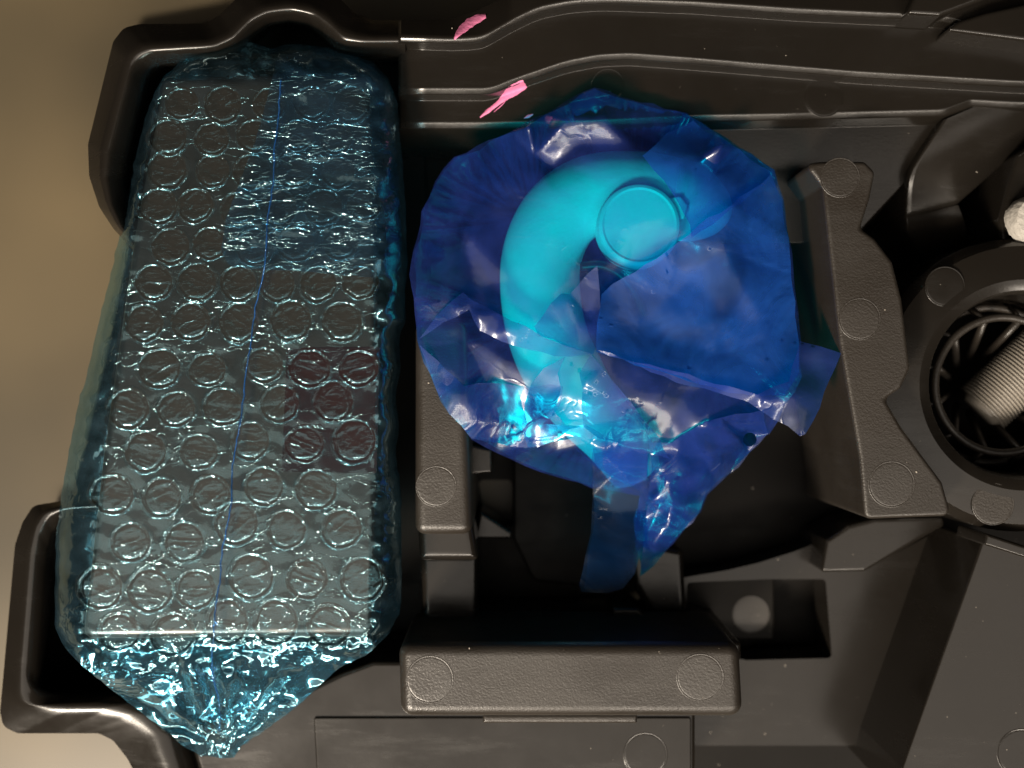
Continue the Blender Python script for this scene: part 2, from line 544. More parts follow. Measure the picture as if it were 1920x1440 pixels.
# base plate, with the gaps through which the beige floor shows
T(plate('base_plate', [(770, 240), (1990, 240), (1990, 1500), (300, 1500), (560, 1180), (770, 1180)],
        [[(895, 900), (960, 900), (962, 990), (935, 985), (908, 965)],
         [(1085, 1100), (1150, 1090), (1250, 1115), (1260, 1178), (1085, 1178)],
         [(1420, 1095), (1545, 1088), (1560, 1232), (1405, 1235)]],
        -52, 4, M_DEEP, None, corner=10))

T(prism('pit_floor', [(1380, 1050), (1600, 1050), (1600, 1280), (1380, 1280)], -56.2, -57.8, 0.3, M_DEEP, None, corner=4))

# --- stepped top shelf
def ridge(pts):
    xs = [p[0] for p in pts]
    def f(x):
        if x <= xs[0]: return pts[0][1]
        for i in range(len(xs) - 1):
            if x <= xs[i + 1]:
                t = (x - xs[i]) / (xs[i + 1] - xs[i])
                p0 = pts[max(0, i - 1)]; p1 = pts[i]; p2 = pts[i + 1]; p3 = pts[min(len(pts) - 1, i + 2)]
                return p1[1] + (p2[1] - p1[1]) * t
        return pts[-1][1]
    return f
def soft(f, w=16):
    return lambda x: sum(f(x + d * w / 4) for d in range(-4, 5)) / 9
R1 = soft(ridge([(740, 73), (850, 77), (905, 74), (960, 42), (1010, 18), (1070, 6), (1130, 2), (1300, 8), (1500, 22), (1760, 34), (1772, 36), (1840, 56), (2000, 95)]))
R2 = soft(ridge([(740, 172), (920, 172), (960, 155), (1060, 121), (1120, 109), (1180, 106), (1300, 115), (1600, 140), (1900, 158), (2000, 160)]))
R3 = soft(ridge([(740, 236), (900, 236), (1100, 232), (1330, 222), (1500, 219), (1770, 212), (1890, 168), (2000, 160)]), 10)
ENDY = ridge([(1000, 456), (1600, 456), (1614, 430), (1700, 338), (1770, 246), (1890, 196), (2000, 190)])
OUTL = ridge([(740, 38), (846, 36), (890, 22), (945, -4), (1000, -40), (2000, -60)])
rows = []
xs = [752 + i * 6 for i in range(207)]
for x in xs:
    r1, r2, r3 = R1(x), R2(x), R3(x)
    # profile in mm: distance down the picture, height
    q = 0.125
    ro = OUTL(x)
    r3m = r3 if r3 - r2 >= 40 else r2 + 40
    pr = [(ro * q, -2.6 if x < 960 else -1), (r1 * q - 0.8, 1.2), (r1 * q + 0.7, 0.25), (r1 * q + 2.2, -4.6),
          (r2 * q - 0.8, -4.6), (r2 * q + 0.7, -5.55), (r2 * q + 2.0, -10.4),
          (r3m * q - 0.8, -10.4), (r3m * q + 0.7, -11.35), (r3m * q + 2.6, -17.0)]
    k = max(0, min(1, (x - 1180) / 120))
    ye = ENDY(x)
    pr += [((r3 + 40) * q * (1 - k) + ye * q * k, -24 * (1 - k) + k * (-17.0 - 2.5 * max(0, (ye - r3 - 24)) / 200)), ((r3 + 60) * q * (1 - k) + (ye * q + 1.5) * k, -50)]
    e = max(0, (800 - x) / 50); pr = [(a, b - (3.0 * e * e if i > 2 else 0.7 * min(1, e))) for i, (a, b) in enumerate(pr)]
    prf = fillet([(a, b, 0.9 if i in (1, 2, 4, 5, 7, 8) else 0.35) for i, (a, b) in enumerate(pr)], 0.8, 5, closed=False, uniform=True)
    rows.append([P(x, a / q, b) for a, b in prf])
shelf = T(loft('stepped_shelf', rows, M_SMOOTH, None))
# left end wall of the shelf, going down into the box pocket
lw_top = rows[0]
T(loft('shelf_end_wall', [lw_top, [p + Vector((-0.0008, 0, -0.0012)) for p in lw_top], [Vector((p.x - 0.0022, p.y, -0.058)) for p in lw_top]], M_SMOOTH, None))
# upper-right branch of the shelf
T(prism('shelf_branch', [(1772, 57), (1800, 38), (1850, 22), (1940, 2), (1990, 0), (1990, 92), (1930, 78)], 3.6, -12, 1.0, M_SMOOTH, None, corner=5))
T(prism('shelf_top_block', [(1762, 30), (1835, 3), (1860, -6), (1860, -60), (1740, -60), (1700, 26)], 5.2, -4, 1.0, M_SMOOTH, None, corner=6))

# --- outer rim on the left: loft of contours (outer foot, crest, inner wall, pocket)
def rim(name, sets, n, mat, closed=False, arc=5):
    cs = []
    for pts, z, rad in sets:
        f = fillet(pts, rad, 8, closed=closed)
        cs.append([Vector((p.x, p.y, z)) for p in resample([(a, b, 0) for a, b in f], n, closed)])
    rows = []
    cols = []
    for i in range(n):
        col = [c[i] for c in cs]
        prof = []
        for k in range(len(col)):
            if k in (0, len(col) - 1): prof.append(col[k]); continue
            a, b, c = col[k - 1], col[k], col[k + 1]
            # quadratic corner rounding
            for t in range(arc + 1):
                u = t / arc
                s = b + (a - b) * 0.36; e = b + (c - b) * 0.36
                prof.append(s * (1 - u) ** 2 + b * 2 * u * (1 - u) + e * u * u)
        cols.append([P(v.x, v.y, v.z) for v in prof])
    return T(loft(name, cols, mat, None, closed=False))

top_outer = [(250, 470), (212, 428), (186, 388), (167, 330), (165, 270), (212, 78), (232, 52), (262, 45), (385, 44), (412, 28), (440, 0), (470, -22), (540, -34), (610, -22), (640, 0), (665, 25), (700, 38), (760, 38)]
top_crest = [(268, 476), (225, 424), (205, 380), (196, 330), (200, 280), (244, 120), (255, 104), (278, 95), (400, 88), (436, 72), (470, 38), (500, 24), (545, 18), (590, 26), (620, 50), (642, 74), (680, 78), (760, 76)]
top_in = [(290, 486), (262, 420), (245, 376), (240, 335), (248, 286), (278, 150), (288, 134), (305, 124), (410, 114), (450, 96), (486, 62), (508, 46), (545, 40), (582, 48), (604, 70), (632, 100), (680, 108), (760, 112)]
top_pit = [(x + 8 if x < 500 else x, y + 10) for x, y in top_in]
rim('pocket_rim', [(top_outer, -7, 26), (top_crest, 0.5, 26), (top_in, -10, 20), (top_pit, -52, 20)], 220, M_SMOOTH)
# pocket floor under the upper end of the box
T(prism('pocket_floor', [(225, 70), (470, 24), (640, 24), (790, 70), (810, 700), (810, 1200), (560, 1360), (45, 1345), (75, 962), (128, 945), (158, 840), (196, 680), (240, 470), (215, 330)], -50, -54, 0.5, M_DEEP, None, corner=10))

# lower-left pocket rim
bl_outer = [(180, 935), (110, 940), (62, 948), (42, 980), (28, 1022), (0, 1335), (6, 1362), (32, 1375), (185, 1375), (212, 1388), (240, 1424), (262, 1470)]
bl_crest = [(180, 948), (120, 952), (84, 962), (68, 990), (60, 1030), (38, 1300), (44, 1318), (62, 1326), (215, 1322), (262, 1336), (300, 1372), (330, 1470)]
bl_in = [(180, 972), (140, 974), (116, 984), (104, 1008), (98, 1040), (78, 1280), (82, 1294), (96, 1300), (240, 1296), (300, 1308), (350, 1350), (385, 1470)]
bl_pit = [(x + 6, y - 6) for x, y in bl_in]
rim('pocket_rim', [(bl_outer, -19, 22), (bl_crest, -15, 22), (bl_in, -20, 16), (bl_pit, -50, 16)], 160, M_SMOOTH)

# --- floor panel below the wrap and under the bar
T(prism('lower_panel', [(380, 1470), (350, 1372), (430, 1330), (560, 1300), (640, 1262), (700, 1240), (1180, 1240), (1304, 1330), (1304, 1500), (380, 1500)], -16, -50, 1.2, M_SMOOTH, None, corner=8))
T(prism('lower_panel', [(588, 1345), (1296, 1345), (1296, 1500), (596, 1500)], -15.4, -18, 0.4, M_SMOOTH, None, corner=5))
pin_mark(1210, 1415, -15.4, 40, mat=M_SMOOTH)

# --- bottom bar
T(prism('front_bar', [(746, 1206), (1388, 1206), (1396, 1347), (750, 1347)], 5.0, -30, 2.8, M_GRAIN, None, corner=24, segs=8))
pin_mark(806, 1274, 5.0, 43); pin_mark(1313, 1270, 5.0, 43)
T(prism('bar_lip', [(905, 1340), (1195, 1340), (1195, 1357), (905, 1357)], -1.0, -14, 0.8, M_GRAIN, None, corner=3))

# --- left block
T(prism('side_post', [(778, 600), (872, 600), (880, 840), (886, 1004), (777, 1004)], -1.0, -50, 2.6, M_GRAIN, None, corner=20, segs=8))
T(prism('post_step', [(782, 980), (886, 980), (897, 1052), (786, 1052)], -9.0, -50, 2.2, M_SMOOTH, None, corner=8, segs=6))
T(prism('post_foot', [(788, 1040), (896, 1040), (896, 1210), (796, 1210)], -24.0, -50, 1.6, M_SMOOTH, None, corner=8))
pin_mark(818, 912, -1.0, 37)
T(prism('side_rib', [(870, 830), (922, 842), (922, 886), (876, 890)], -22, -50, 0.7, M_SMOOTH, None, corner=3))
T(prism('side_rib', [(900, 958), (960, 998), (958, 1010), (890, 1010)], -30, -50, 0.7, M_SMOOTH, None, corner=3))
# dark disc in the well floor
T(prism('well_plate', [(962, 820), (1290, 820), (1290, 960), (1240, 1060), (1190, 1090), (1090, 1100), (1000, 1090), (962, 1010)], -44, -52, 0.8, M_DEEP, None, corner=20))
# latch and its arm
T(prism('latch', [(1148, 1140), (1196, 1140), (1206, 1150), (1244, 1192), (1148, 1192)], -26, -48, 0.8, M_SMOOTH, None, corner=3))
T(prism('well_stop', [(1180, 1010), (1282, 1030), (1288, 1150), (1270, 1165), (1225, 1166), (1190, 1100)], -34, -52, 1.8, M_SMOOTH, None, corner=16))
# wall behind the bar
T(prism('bar_wall', [(770, 1186), (1330, 1186), (1390, 1206), (1390, 1240), (770, 1240)], -8, -50, 1.0, M_SMOOTH, None, corner=6))

# --- right bracket with waisted outline
T(prism('bracket', [(1508, 306), (1545, 302), (1622, 302), (1642, 322), (1632, 372), (1614, 428), (1640, 446), (1674, 490), (1692, 560), (1708, 690), (1690, 728), (1660, 748), (1692, 802), (1768, 905), (1786, 968), (1622, 974), (1612, 860), (1574, 640), (1542, 350)],
        2.0, -48, 1.0, M_GRAIN, None, corner=14, segs=6))
pin_mark(1575, 333, 2.0, 36); pin_mark(1612, 598, 2.0, 38); pin_mark(1672, 908, 2.0, 42)
T(prism('bracket_foot', [(1590, 985), (1640, 972), (1770, 968), (1772, 986), (1622, 1072), (1540, 1074), (1550, 1012)], -26, -48, 1.0, M_SMOOTH, None, corner=8))

# --- pillars between shelf and ring
def slab(name, top, low, z_low, mat):
    """top outline with its own heights joined to a lower outline"""
    t = [P(*p) for p in top]; l = [P(x, y, z_low) for x, y in low]
    n = len(t)
    m = [a.lerp(b, 0.02) for a, b in zip(t, l)]
    cen = sum(t, Vector()) / n
    tin = [a.lerp(cen, 0.05) for a in t]
    vs = l + m + t + tin
    fs = []
    for r in range(3):
        for i in range(n):
            j = (i + 1) % n
            fs.append((r * n + i, r * n + j, (r + 1) * n + j, (r + 1) * n + i))
    fs.append(tuple(3 * n + i for i in range(n)))
    o = mesh_obj(name, vs, fs, mat, None)
    bm = bmesh.new(); bm.from_mesh(o.data); bmesh.ops.recalc_face_normals(bm, faces=bm.faces); bm.to_mesh(o.data); bm.free()
    o.data.polygons.foreach_set('use_smooth', [False] * len(o.data.polygons))
    bv = o.modifiers.new('bevel', 'BEVEL'); bv.width = 0.0008; bv.segments = 4; bv.limit_method = 'ANGLE'; bv.angle_limit = math.radians(25)
    return T(o)
def curved(name, lines, zs, mat, n=40):
    """smooth skin through pixel lines with their own heights, then a skirt straight down"""
    L = [resample([(a, b, 0) for a, b in ln], n) for ln in lines]
    rows_ = []
    m = len(L) - 1
    for k in range(m * 8 + 1):
        u = k / 8; i_ = min(m - 1, int(u)); t = u - i_
        g = lambda arr, q: arr[max(0, min(m, q))]
        def cat(p0, p1, p2, p3): return 0.5 * (2 * p1 + (p2 - p0) * t + (2 * p0 - 5 * p1 + 4 * p2 - p3) * t * t + (3 * p1 - p0 - 3 * p2 + p3) * t ** 3)
        z = cat(g(zs, i_ - 1), zs[i_], zs[i_ + 1], g(zs, i_ + 2))
        row = []
        for c in range(n):
            v = cat(g(L, i_ - 1)[c], L[i_][c], L[i_ + 1][c], g(L, i_ + 2)[c])
            row.append(P(v.x, v.y, z))
        rows_.append(row)
    # left edge rolls down, front edge drops
    full = [[Vector((r[0].x - .0001, r[0].y, -.05)), r[0] + Vector((-.0004, 0, -.0010)), r[0] + Vector((-.0002, 0, -.0003))] + r for r in rows_]
    last = full[-1]
    full.append([p + Vector((0, -.0003, -.0006)) for p in last]); full.append([Vector((p.x, p.y - .0004, -.05)) for p in last])
    return T(loft(name, full, mat, None))
curved('pillar', [[(1772, 224), (1830, 199), (1896, 172), (1990, 150)], [(1712, 320), (1790, 284), (1905, 225), (1990, 182)], [(1700, 405), (1795, 381), (1908, 282), (1990, 215)]], [-12.0, -14.0, -20.0], M_SMOOTH)
curved('pillar_foot', [[(1700, 407), (1750, 396), (1796, 384)], [(1706, 440), (1760, 432), (1812, 430)], [(1738, 482), (1770, 474), (1806, 468)]], [-20.6, -24.0, -34.0], M_SMOOTH)
T(prism('side_panel', [(1908, 290), (1990, 230), (1990, 470), (1878, 470), (1874, 410), (1890, 350)], -12, -50, 1.2, M_SMOOTH, None, corner=16))

# --- round collar with its cage
RCX, RCY = 1922, 722
T(lathe('ring_collar', RCX, RCY, rprof([(282, -48), (280, -10), (262, -7), (198, -6), (178, -6.9), (171, -9.5), (167, -50)], 3, 4), M_SMOOTH, None, zref=-6))
for r, z in ((136, -18), (160, -26)):
    c = P(RCX, RCY, -6)
    path = [Vector((c.x + r * PX * math.cos(a), c.y + r * PX * math.sin(a), z * .001)) for a in [2 * math.pi * i / 80 for i in range(81)]]
    T(tube('cage_ring', path, 0.0010, M_GRAIN, None, 8, caps=False))
for ang in range(15, 375, 30):
    a = math.radians(ang); c = P(RCX, RCY, -6)
    pth = [Vector((c.x + rr * PX * math.cos(a), c.y + rr * PX * math.sin(a), z * .001)) for rr, z in ((60, -34), (136, -18), (172, -28))]
    T(tube('cage_rib', pth, 0.0010, M_GRAIN, None, 8))
pin_mark(1772, 537, -6.3, 36, mat=M_SMOOTH); pin_mark(1862, 945, -6.3, 38, mat=M_MARK)
pin_mark(1545, 182, -10.4, 36, mat=M_SMOOTH)
pin_mark(1140, 160, -10.4, 30, mat=M_SMOOTH)

# --- right panel along the lower edge
T(prism('right_panel', [(1842, 1014), (1990, 1060), (1990, 1500), (1678, 1500), (1692, 1440)], -6, -50, 0.6, M_SMOOTH, None, corner=4))
T(prism('panel_lip', [(1850, 1000), (1990, 1046), (1990, 1068), (1846, 1022)], -3.5, -20, 0.7, M_SMOOTH, None, corner=4))
pin_mark(1915, 1412, -6, 44, mat=M_SMOOTH)
# lower floor on the right
T(plate('lower_floor', [(1255, 1088), (1300, 1080), (1360, 1070), (1420, 1056), (1490, 1034), (1550, 1010), (1600, 985), (1620, 1068), (1765, 992), (1775, 1010), (1625, 1398), (1300, 1398), (1300, 1240)],
        [[(1288, 1092), (1440, 1086), (1548, 1086), (1560, 1234), (1400, 1238), (1330, 1225), (1288, 1190)]], -38, 13, M_SMOOTH, None, corner=8))
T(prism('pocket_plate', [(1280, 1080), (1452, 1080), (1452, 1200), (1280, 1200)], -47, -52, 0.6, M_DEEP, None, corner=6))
pin_mark(1408, 1152, -47, 33, mat=M_MARK)
# --- pink paint strokes draped on the shelf
dg = bpy.context.evaluated_depsgraph_get()
def bvh_of(objs):
    vs = []; fs = []
    for o in objs:
        b = len(vs)
        vs += [o.matrix_world @ v.co for v in o.data.vertices]
        fs += [[i + b for i in p.vertices] for p in o.data.polygons]
    return BVHTree.FromPolygons(vs, fs)
bpy.context.view_layer.update()
shelf_bvh = bvh_of([shelf] + [o for o in bpy.data.objects if o.name.startswith('pocket_rim')])
def drape(bvh, px, py, lift):
    o = Vector((0, 0, CAM_H)); d = (P(px, py, 0) - o).normalized()
    h, n, i, t = bvh.ray_cast(o, d)
    if h is None: h = P(px, py, -5)
    return h + Vector((0, 0, lift)) , n
def stroke(path, widths):
    n = 26; m = 9
    line = smooth_line([(a, b, 0) for a, b in path], n)
    ws = [widths[0] + 0 for _ in range(n)]
    wl = resample([(w, 0, 0) for w in widths], n)
    vs = []; fs = []
    for i, p in enumerate(line):
        t = (line[min(n - 1, i + 1)] - line[max(0, i - 1)]).normalized()
        s = Vector((-t.y, t.x, 0)); u = i / (n - 1)
        k = min(len(widths) - 1.001, u * (len(widths) - 1)); a = int(k); w = widths[a] + (widths[a + 1] - widths[a]) * (k - a)
        w *= 1 + 0.22 * noise.noise(Vector((p.x * .12, p.y * .12, 3)))
        for j in range(m):
            q = (j / (m - 1) - .5) * 2
            x = p + s * w * q
            jj = noise.noise(Vector((x.x * .3, x.y * .3, 9))) * 1.6
            h, _ = drape(shelf_bvh, x.x + t.x * jj, x.y + t.y * jj, 0.00005 + 0.0002 * (1 - q * q))
            vs.append(h)
    for i in range(n - 1):
        for j in range(m - 1):
            fs.append((i * m + j, i * m + j + 1, (i + 1) * m + j + 1, (i + 1) * m + j))
    o = T(mesh_obj('paint_mark', vs, fs, M_PINK))
    o['label'] = 'pink paint stroke'
    return o
stroke([(852, 74), (862, 60), (880, 44), (896, 35), (911, 30)], [1.5, 6, 8, 9, 8, 4])
stroke([(900, 220), (918, 206), (938, 190), (956, 174), (972, 164), (984, 157)], [1.2, 4, 3.5, 5, 9, 11, 8])
stroke([(926, 210), (942, 196), (950, 186)], [0.5, 1.2, 0.5])
stroke([(982, 222), (1000, 214)], [0.5, 3, 0.8])

# ------------------------------------------------------------------ threaded bolt in the ring and the grey knob
bolt = empty('threaded_bolt', P(1900, 700, -45))
tag(bolt, 'beige metal threaded bolt lying inside the round black ring', 'bolt')
bpy.context.view_layer.update()
def B(o, root):
    o.parent = root; o.matrix_parent_inverse = root.matrix_world.inverted(); return o
a, b = P(1842, 765, -28), P(2010, 610, -24)
L = (b - a).length; nturn = 34; path = []; rad = []
for i in range(nturn * 6 + 1):
    u = i / (nturn * 6)
    path.append(a.lerp(b, u)); rad.append(0.0069 + 0.00055 * math.cos(u * nturn * 2 * math.pi))
B(tube('thread', path, rad, M_BOLT, None, 40), bolt)
B(tube('tip', [a + (a - b).normalized() * 0.0016, a], [0.0045, 0.0060], M_BOLT, None, 30), bolt)
kn = lathe('grey_knob', 1940, 408, rprof([(2, -4), (34, -4.6), (42, -7), (43, -9)], 6, 4), M_FOAM, None, 48, zref=-5)
for v in kn.data.vertices:
    v.co += Vector((noise.noise(v.co * 900), noise.noise(v.co * 900 + Vector((5, 0, 0))), noise.noise(v.co * 1100))) * 0.0003
tag(kn, 'light grey rough foam knob cut off by the right edge', 'knob')

# ------------------------------------------------------------------ the box inside the bubble wrap
KT = -0.05; Z0 = 0.004
def zplane(py):
    t = (720 - py) * PX
    return (Z0 + KT * t) / (1 + KT * t / CAM_H) * 1000
tilt_n = Vector((0, -KT, 1)).normalized()
BOXP = [(304, 146), (690, 140), (706, 420), (704, 900), (694, 1196), (152, 1200), (190, 850), (250, 430)]
box = empty('black_box', P(430, 700, -30)); tag(box, 'black plastic box inside the blue bubble wrap', 'box')
bpy.context.view_layer.update()
bf = fillet(BOXP, 16)
loopw = [P(x, y, zplane(y)) for x, y in bf]
def nrings(loop, prof):
    cen = sum(loop, Vector()) / len(loop)
    vs = []; n = len(loop)
    for d, h in prof:      # inset mm, height mm along normal
        for p in loop:
            q = cen - p; q = q - tilt_n * q.dot(tilt_n); q.normalize()
            vs.append(p + q * d * .001 + tilt_n * h * .001)
    fs = []
    for r in range(len(prof) - 1):
        for i in range(n):
            j = (i + 1) % n
            fs.append((r * n + i, r * n + j, (r + 1) * n + j, (r + 1) * n + i))
    fs.append(tuple((len(prof) - 1) * n + i for i in range(n)))
    return vs, fs
vs, fs = nrings(loopw, [(1.5, -22), (0, -20), (0, -2.4), (.18, -1.5), (.7, -.7), (1.5, -.18), (2.4, 0), (2.8, 0)])
o = mesh_obj('casing', vs, fs, M_BOX)
bm = bmesh.new(); bm.from_mesh(o.data); bmesh.ops.recalc_face_normals(bm, faces=bm.faces); bm.to_mesh(o.data); bm.free()
B(o, box)
lab = [P(x, y, zplane(y) + 0.12) for x, y in fillet([(538, 652), (712, 650), (706, 888), (528, 884)], 4)]
o = mesh_obj('label_sticker', lab, [tuple(range(len(lab)))], M_LABEL, smooth=False); o['label'] = 'dark red rectangular sticker'
B(o, box)

# ------------------------------------------------------------------ bubble wrap
wrap = empty('bubble_wrap', P(430, 700, -40))
tag(wrap, 'blue tinted bubble wrap pouch with pointed lower end around the black box', 'bubble wrap')
bpy.context.view_layer.update()
OUT = [(303, 150), (335, 118), (372, 96), (420, 80), (470, 78), (512, 92), (540, 82), (600, 86), (660, 100), (700, 116), (730, 150), (746, 190),
       (750, 260), (757, 330), (762, 430), (764, 510), (757, 556), (762, 590), (748, 640), (752, 690), (742, 740), (748, 800), (742, 860), (752, 920), (752, 1000), (754, 1090),
       (750, 1150), (728, 1190), (690, 1226), (640, 1250), (600, 1284), (560, 1322), (520, 1352), (486, 1376), (450, 1400), (436, 1424), (410, 1420), (376, 1416), (350, 1404),
       (300, 1362), (250, 1326), (200, 1286), (150, 1246), (118, 1210), (103, 1178), (103, 1080), (106, 1000), (116, 920), (130, 840), (146, 760),
       (168, 680), (186, 600), (206, 520), (222, 450), (240, 370), (254, 290), (276, 206)]
OUT = [(x + 3 * noise.noise(Vector((x * .06, y * .06, 1))), y + 3 * noise.noise(Vector((x * .06, y * .06, 5)))) for x, y in
       [(p.x, p.y) for p in resample([(a, b, 0) for a, b in OUT], 260, True)]]
FLAP = [(520, 104), (600, 92), (662, 106), (700, 122), (726, 156), (738, 196), (744, 300), (752, 420), (752, 512), (700, 520), (640, 516), (560, 508), (490, 506), (430, 500), (414, 470), (424, 410), (450, 340), (480, 260), (500, 190)]

bub = [(270, 605), (357, 602), (448, 604), (545, 600), (641, 602),
       (212, 688), (298, 690), (388, 693), (494, 684), (580, 690), (672, 690),
       (240, 766), (330, 766), (418, 762), (524, 756), (624, 752),
       (272, 846), (372, 846), (468, 826), (570, 832), (664, 826),
       (210, 926), (302, 932), (394, 928), (494, 911), (592, 917),
       (244, 1016), (345, 1016), (442, 980), (536, 992), (640, 990),
       (187, 1102), (280, 1106), (366, 1104), (470, 1080), (575, 1085), (678, 1086),
       (222, 1184), (323, 1188), (424, 1166), (516, 1166), (616, 1172)]
rowy = [(532, 290, 6, 1), (458, 320, 5, 0), (388, 292, 6, 1), (320, 318, 5, 0), (256, 318, 5, 1), (194, 345, 5, 0)]
for y, x0, n, _ in rowy:
    for k in range(n):
        x = x0 + k * 78
        if x < 690: bub.append((x + random.uniform(-6, 6), y + random.uniform(-5, 5)))
brs = random.Random(5)
def brad(y): return (33 + 8 * (y - 190) / 1000) * brs.uniform(.93, 1.07)

def wrap_z(x, y, d_box, d_out, inbox):
    zp = zplane(min(y, 1215))
    if inbox:
        return zp + 2.6
    e = d_box / max(1e-3, d_box + d_out)
    if y > 1195 and 140 < x < 705:
        t = (y - 1200) / 220
        zz = zp + 2.6 - 19 * max(0, t) - 3.5 * e * e
        # gathered folds running to the knot
        ang = math.atan2(x - 412, max(8, 1400 - y))
        zz += 1.7 * math.sin(ang * 13 + 1.5 * noise.noise(Vector((x * .02, y * .02, 2)))) * min(1, t * 3 + .05)
        return zz
    drop = 1 - math.sqrt(max(0, 1 - e * e))
    return zp + 2.4 - 1.5 * e - 13 * drop

def hash2(i, j, seed):
    h = (i * 374761393 + j * 668265263 + int(seed * 1013) * 982451653) & 0xffffffff
    h = ((h ^ (h >> 13)) * 1274126177) & 0xffffffff
    return ((h ^ (h >> 16)) & 0xffff) / 32767.5 - 1

def facets(x, y, size, seed):
    """crumple made of flat triangles: heights on a warped triangular lattice"""
    wx = x + 0.45 * size * noise.noise(Vector((x / size * .45, y / size * .45, seed)))
    wy = y + 0.45 * size * noise.noise(Vector((x / size * .45, y / size * .45, seed + 17)))
    u = (wx - wy * 0.577) / size; v = wy * 1.1547 / size
    i, j = math.floor(u), math.floor(v); a, b = u - i, v - j
    if a + b < 1:
        return hash2(i, j, seed) * (1 - a - b) + hash2(i + 1, j, seed) * a + hash2(i, j + 1, seed) * b
    return hash2(i + 1, j + 1, seed) * (a + b - 1) + hash2(i + 1, j, seed) * (1 - b) + hash2(i, j + 1, seed) * (1 - a)

def vor(x, y, s, seed):
    d, p = noise.voronoi(Vector((x * s, y * s, seed)))
    return d[1] - d[0]

def wrap_crinkle(x, y, inbox, d_box, seed=0):
    wob = noise.noise(Vector((x * .02, y * .02, seed)))
    if inbox:
        k = min(1, d_box / 30)
        a = 0.10 * noise.noise(Vector((x * .05 + y * .03, y * .11 - x * .05, seed + 1)))
        b = (1 - k) * 0.35 * noise.noise(Vector((x * .06, y * .06, seed)))
        return a * .6 + b + 0.24 * facets(x + y * .4, y * 1.7 - x * .5, 36, seed)
    tail = min(1, max(0, (y - 1200) / 60)) if 140 < x < 705 else 0
    return (1.15 + 0.5 * tail) * facets(x * .75, y * (1.25 - .3 * tail), 30 + 14 * tail, seed) + 0.7 * facets(x * .8 + 30, y * 1.2, 14, seed + 3) + 0.4 * noise.noise(Vector((x * .03, y * .03, seed + 7)))

def build_sheet(name, outline, holes, spacing, zfun, mat, root, jitter=.35, side_mat=None):
    xs_ = [p[0] for p in outline]; ys_ = [p[1] for p in outline]
    pts = []
    y = min(ys_); r = 0
    while y < max(ys_):
        x = min(xs_) + (spacing / 2 if r % 2 else 0)
        while x < max(xs_):
            p = (x + random.uniform(-jitter, jitter) * spacing, y + random.uniform(-jitter, jitter) * spacing)
            if inside(p, outline) and dist_poly(p, outline) > spacing * .45:
                ok = True
                for (hx, hy, hr) in holes:
                    q = (p[0] - hx) ** 2 + (p[1] - hy) ** 2
                    if q < (hr + spacing * .3) ** 2: ok = False; break
                if ok: pts.append(p)
            x += spacing
        y += spacing * .87; r += 1
    loops = [outline] + [[(hx + hr * math.cos(2 * math.pi * k / 26), hy + hr * math.sin(2 * math.pi * k / 26)) for k in range(26)] for hx, hy, hr in holes]
    V, F = cdt(pts, loops)
    keep = []
    for f in F:
        c = (sum(V[i].x for i in f) / 3, sum(V[i].y for i in f) / 3)
        if not inside(c, outline): continue
        if any((c[0] - hx) ** 2 + (c[1] - hy) ** 2 < (hr * .985) ** 2 for hx, hy, hr in holes): continue
        keep.append(tuple(f))
    used = sorted({i for f in keep for i in f}); mp = {i: k for k, i in enumerate(used)}
    vs = [P(V[i].x, V[i].y, zfun(V[i].x, V[i].y)) for i in used]
    fs = [tuple(mp[i] for i in f) for f in keep]
    o = mesh_obj(name, vs, fs, mat)
    if side_mat:
        o.data.materials.append(side_mat)
        for poly, f in zip(o.data.polygons, keep):
            c = (sum(V[i].x for i in f) / 3, sum(V[i].y for i in f) / 3)
            if not inside(c, bf): poly.material_index = 1
    bm = bmesh.new(); bm.from_mesh(o.data)
    bmesh.ops.recalc_face_normals(bm, faces=bm.faces)
    if sum(f.normal.z for f in bm.faces) < 0: bmesh.ops.reverse_faces(bm, faces=bm.faces)
    bm.to_mesh(o.data); bm.free()
    return B(o, root)

def zs_top(x, y):
    ib = inside((x, y), bf); db = dist_poly((x, y), bf); do = dist_poly((x, y), OUT)
    return wrap_z(x, y, db, do, ib) + wrap_crinkle(x, y, ib, db, 2.0)
def zs_bot(x, y):
    ib = inside((x, y), bf); db = dist_poly((x, y), bf); do = dist_poly((x, y), OUT)
    if ib: return zplane(y) - 24
    lo = wrap_z(x, y, db, do, False) if (y > 1195 and 140 < x < 705) else zplane(y) - 12.1
    return lo - 1.0 - 0.2 * min(do, 50) + 0.8 * wrap_crinkle(x, y, ib, db, 9.0) * min(1, do / 10)
seen = [(x, y, brad(y)) for x, y in bub if inside((x, y), bf) and dist_poly((x, y), bf) > 4]
# the sheet: top panel between the bubbles and the crinkled sides
build_sheet('top_sheet', OUT, [(x, y, r * 1.0) for x, y, r in seen], 7.5, zs_top, M_SHEET, wrap, side_mat=M_TAIL)
build_sheet('under_sheet', OUT, [], 15, zs_bot, M_TAIL, wrap)

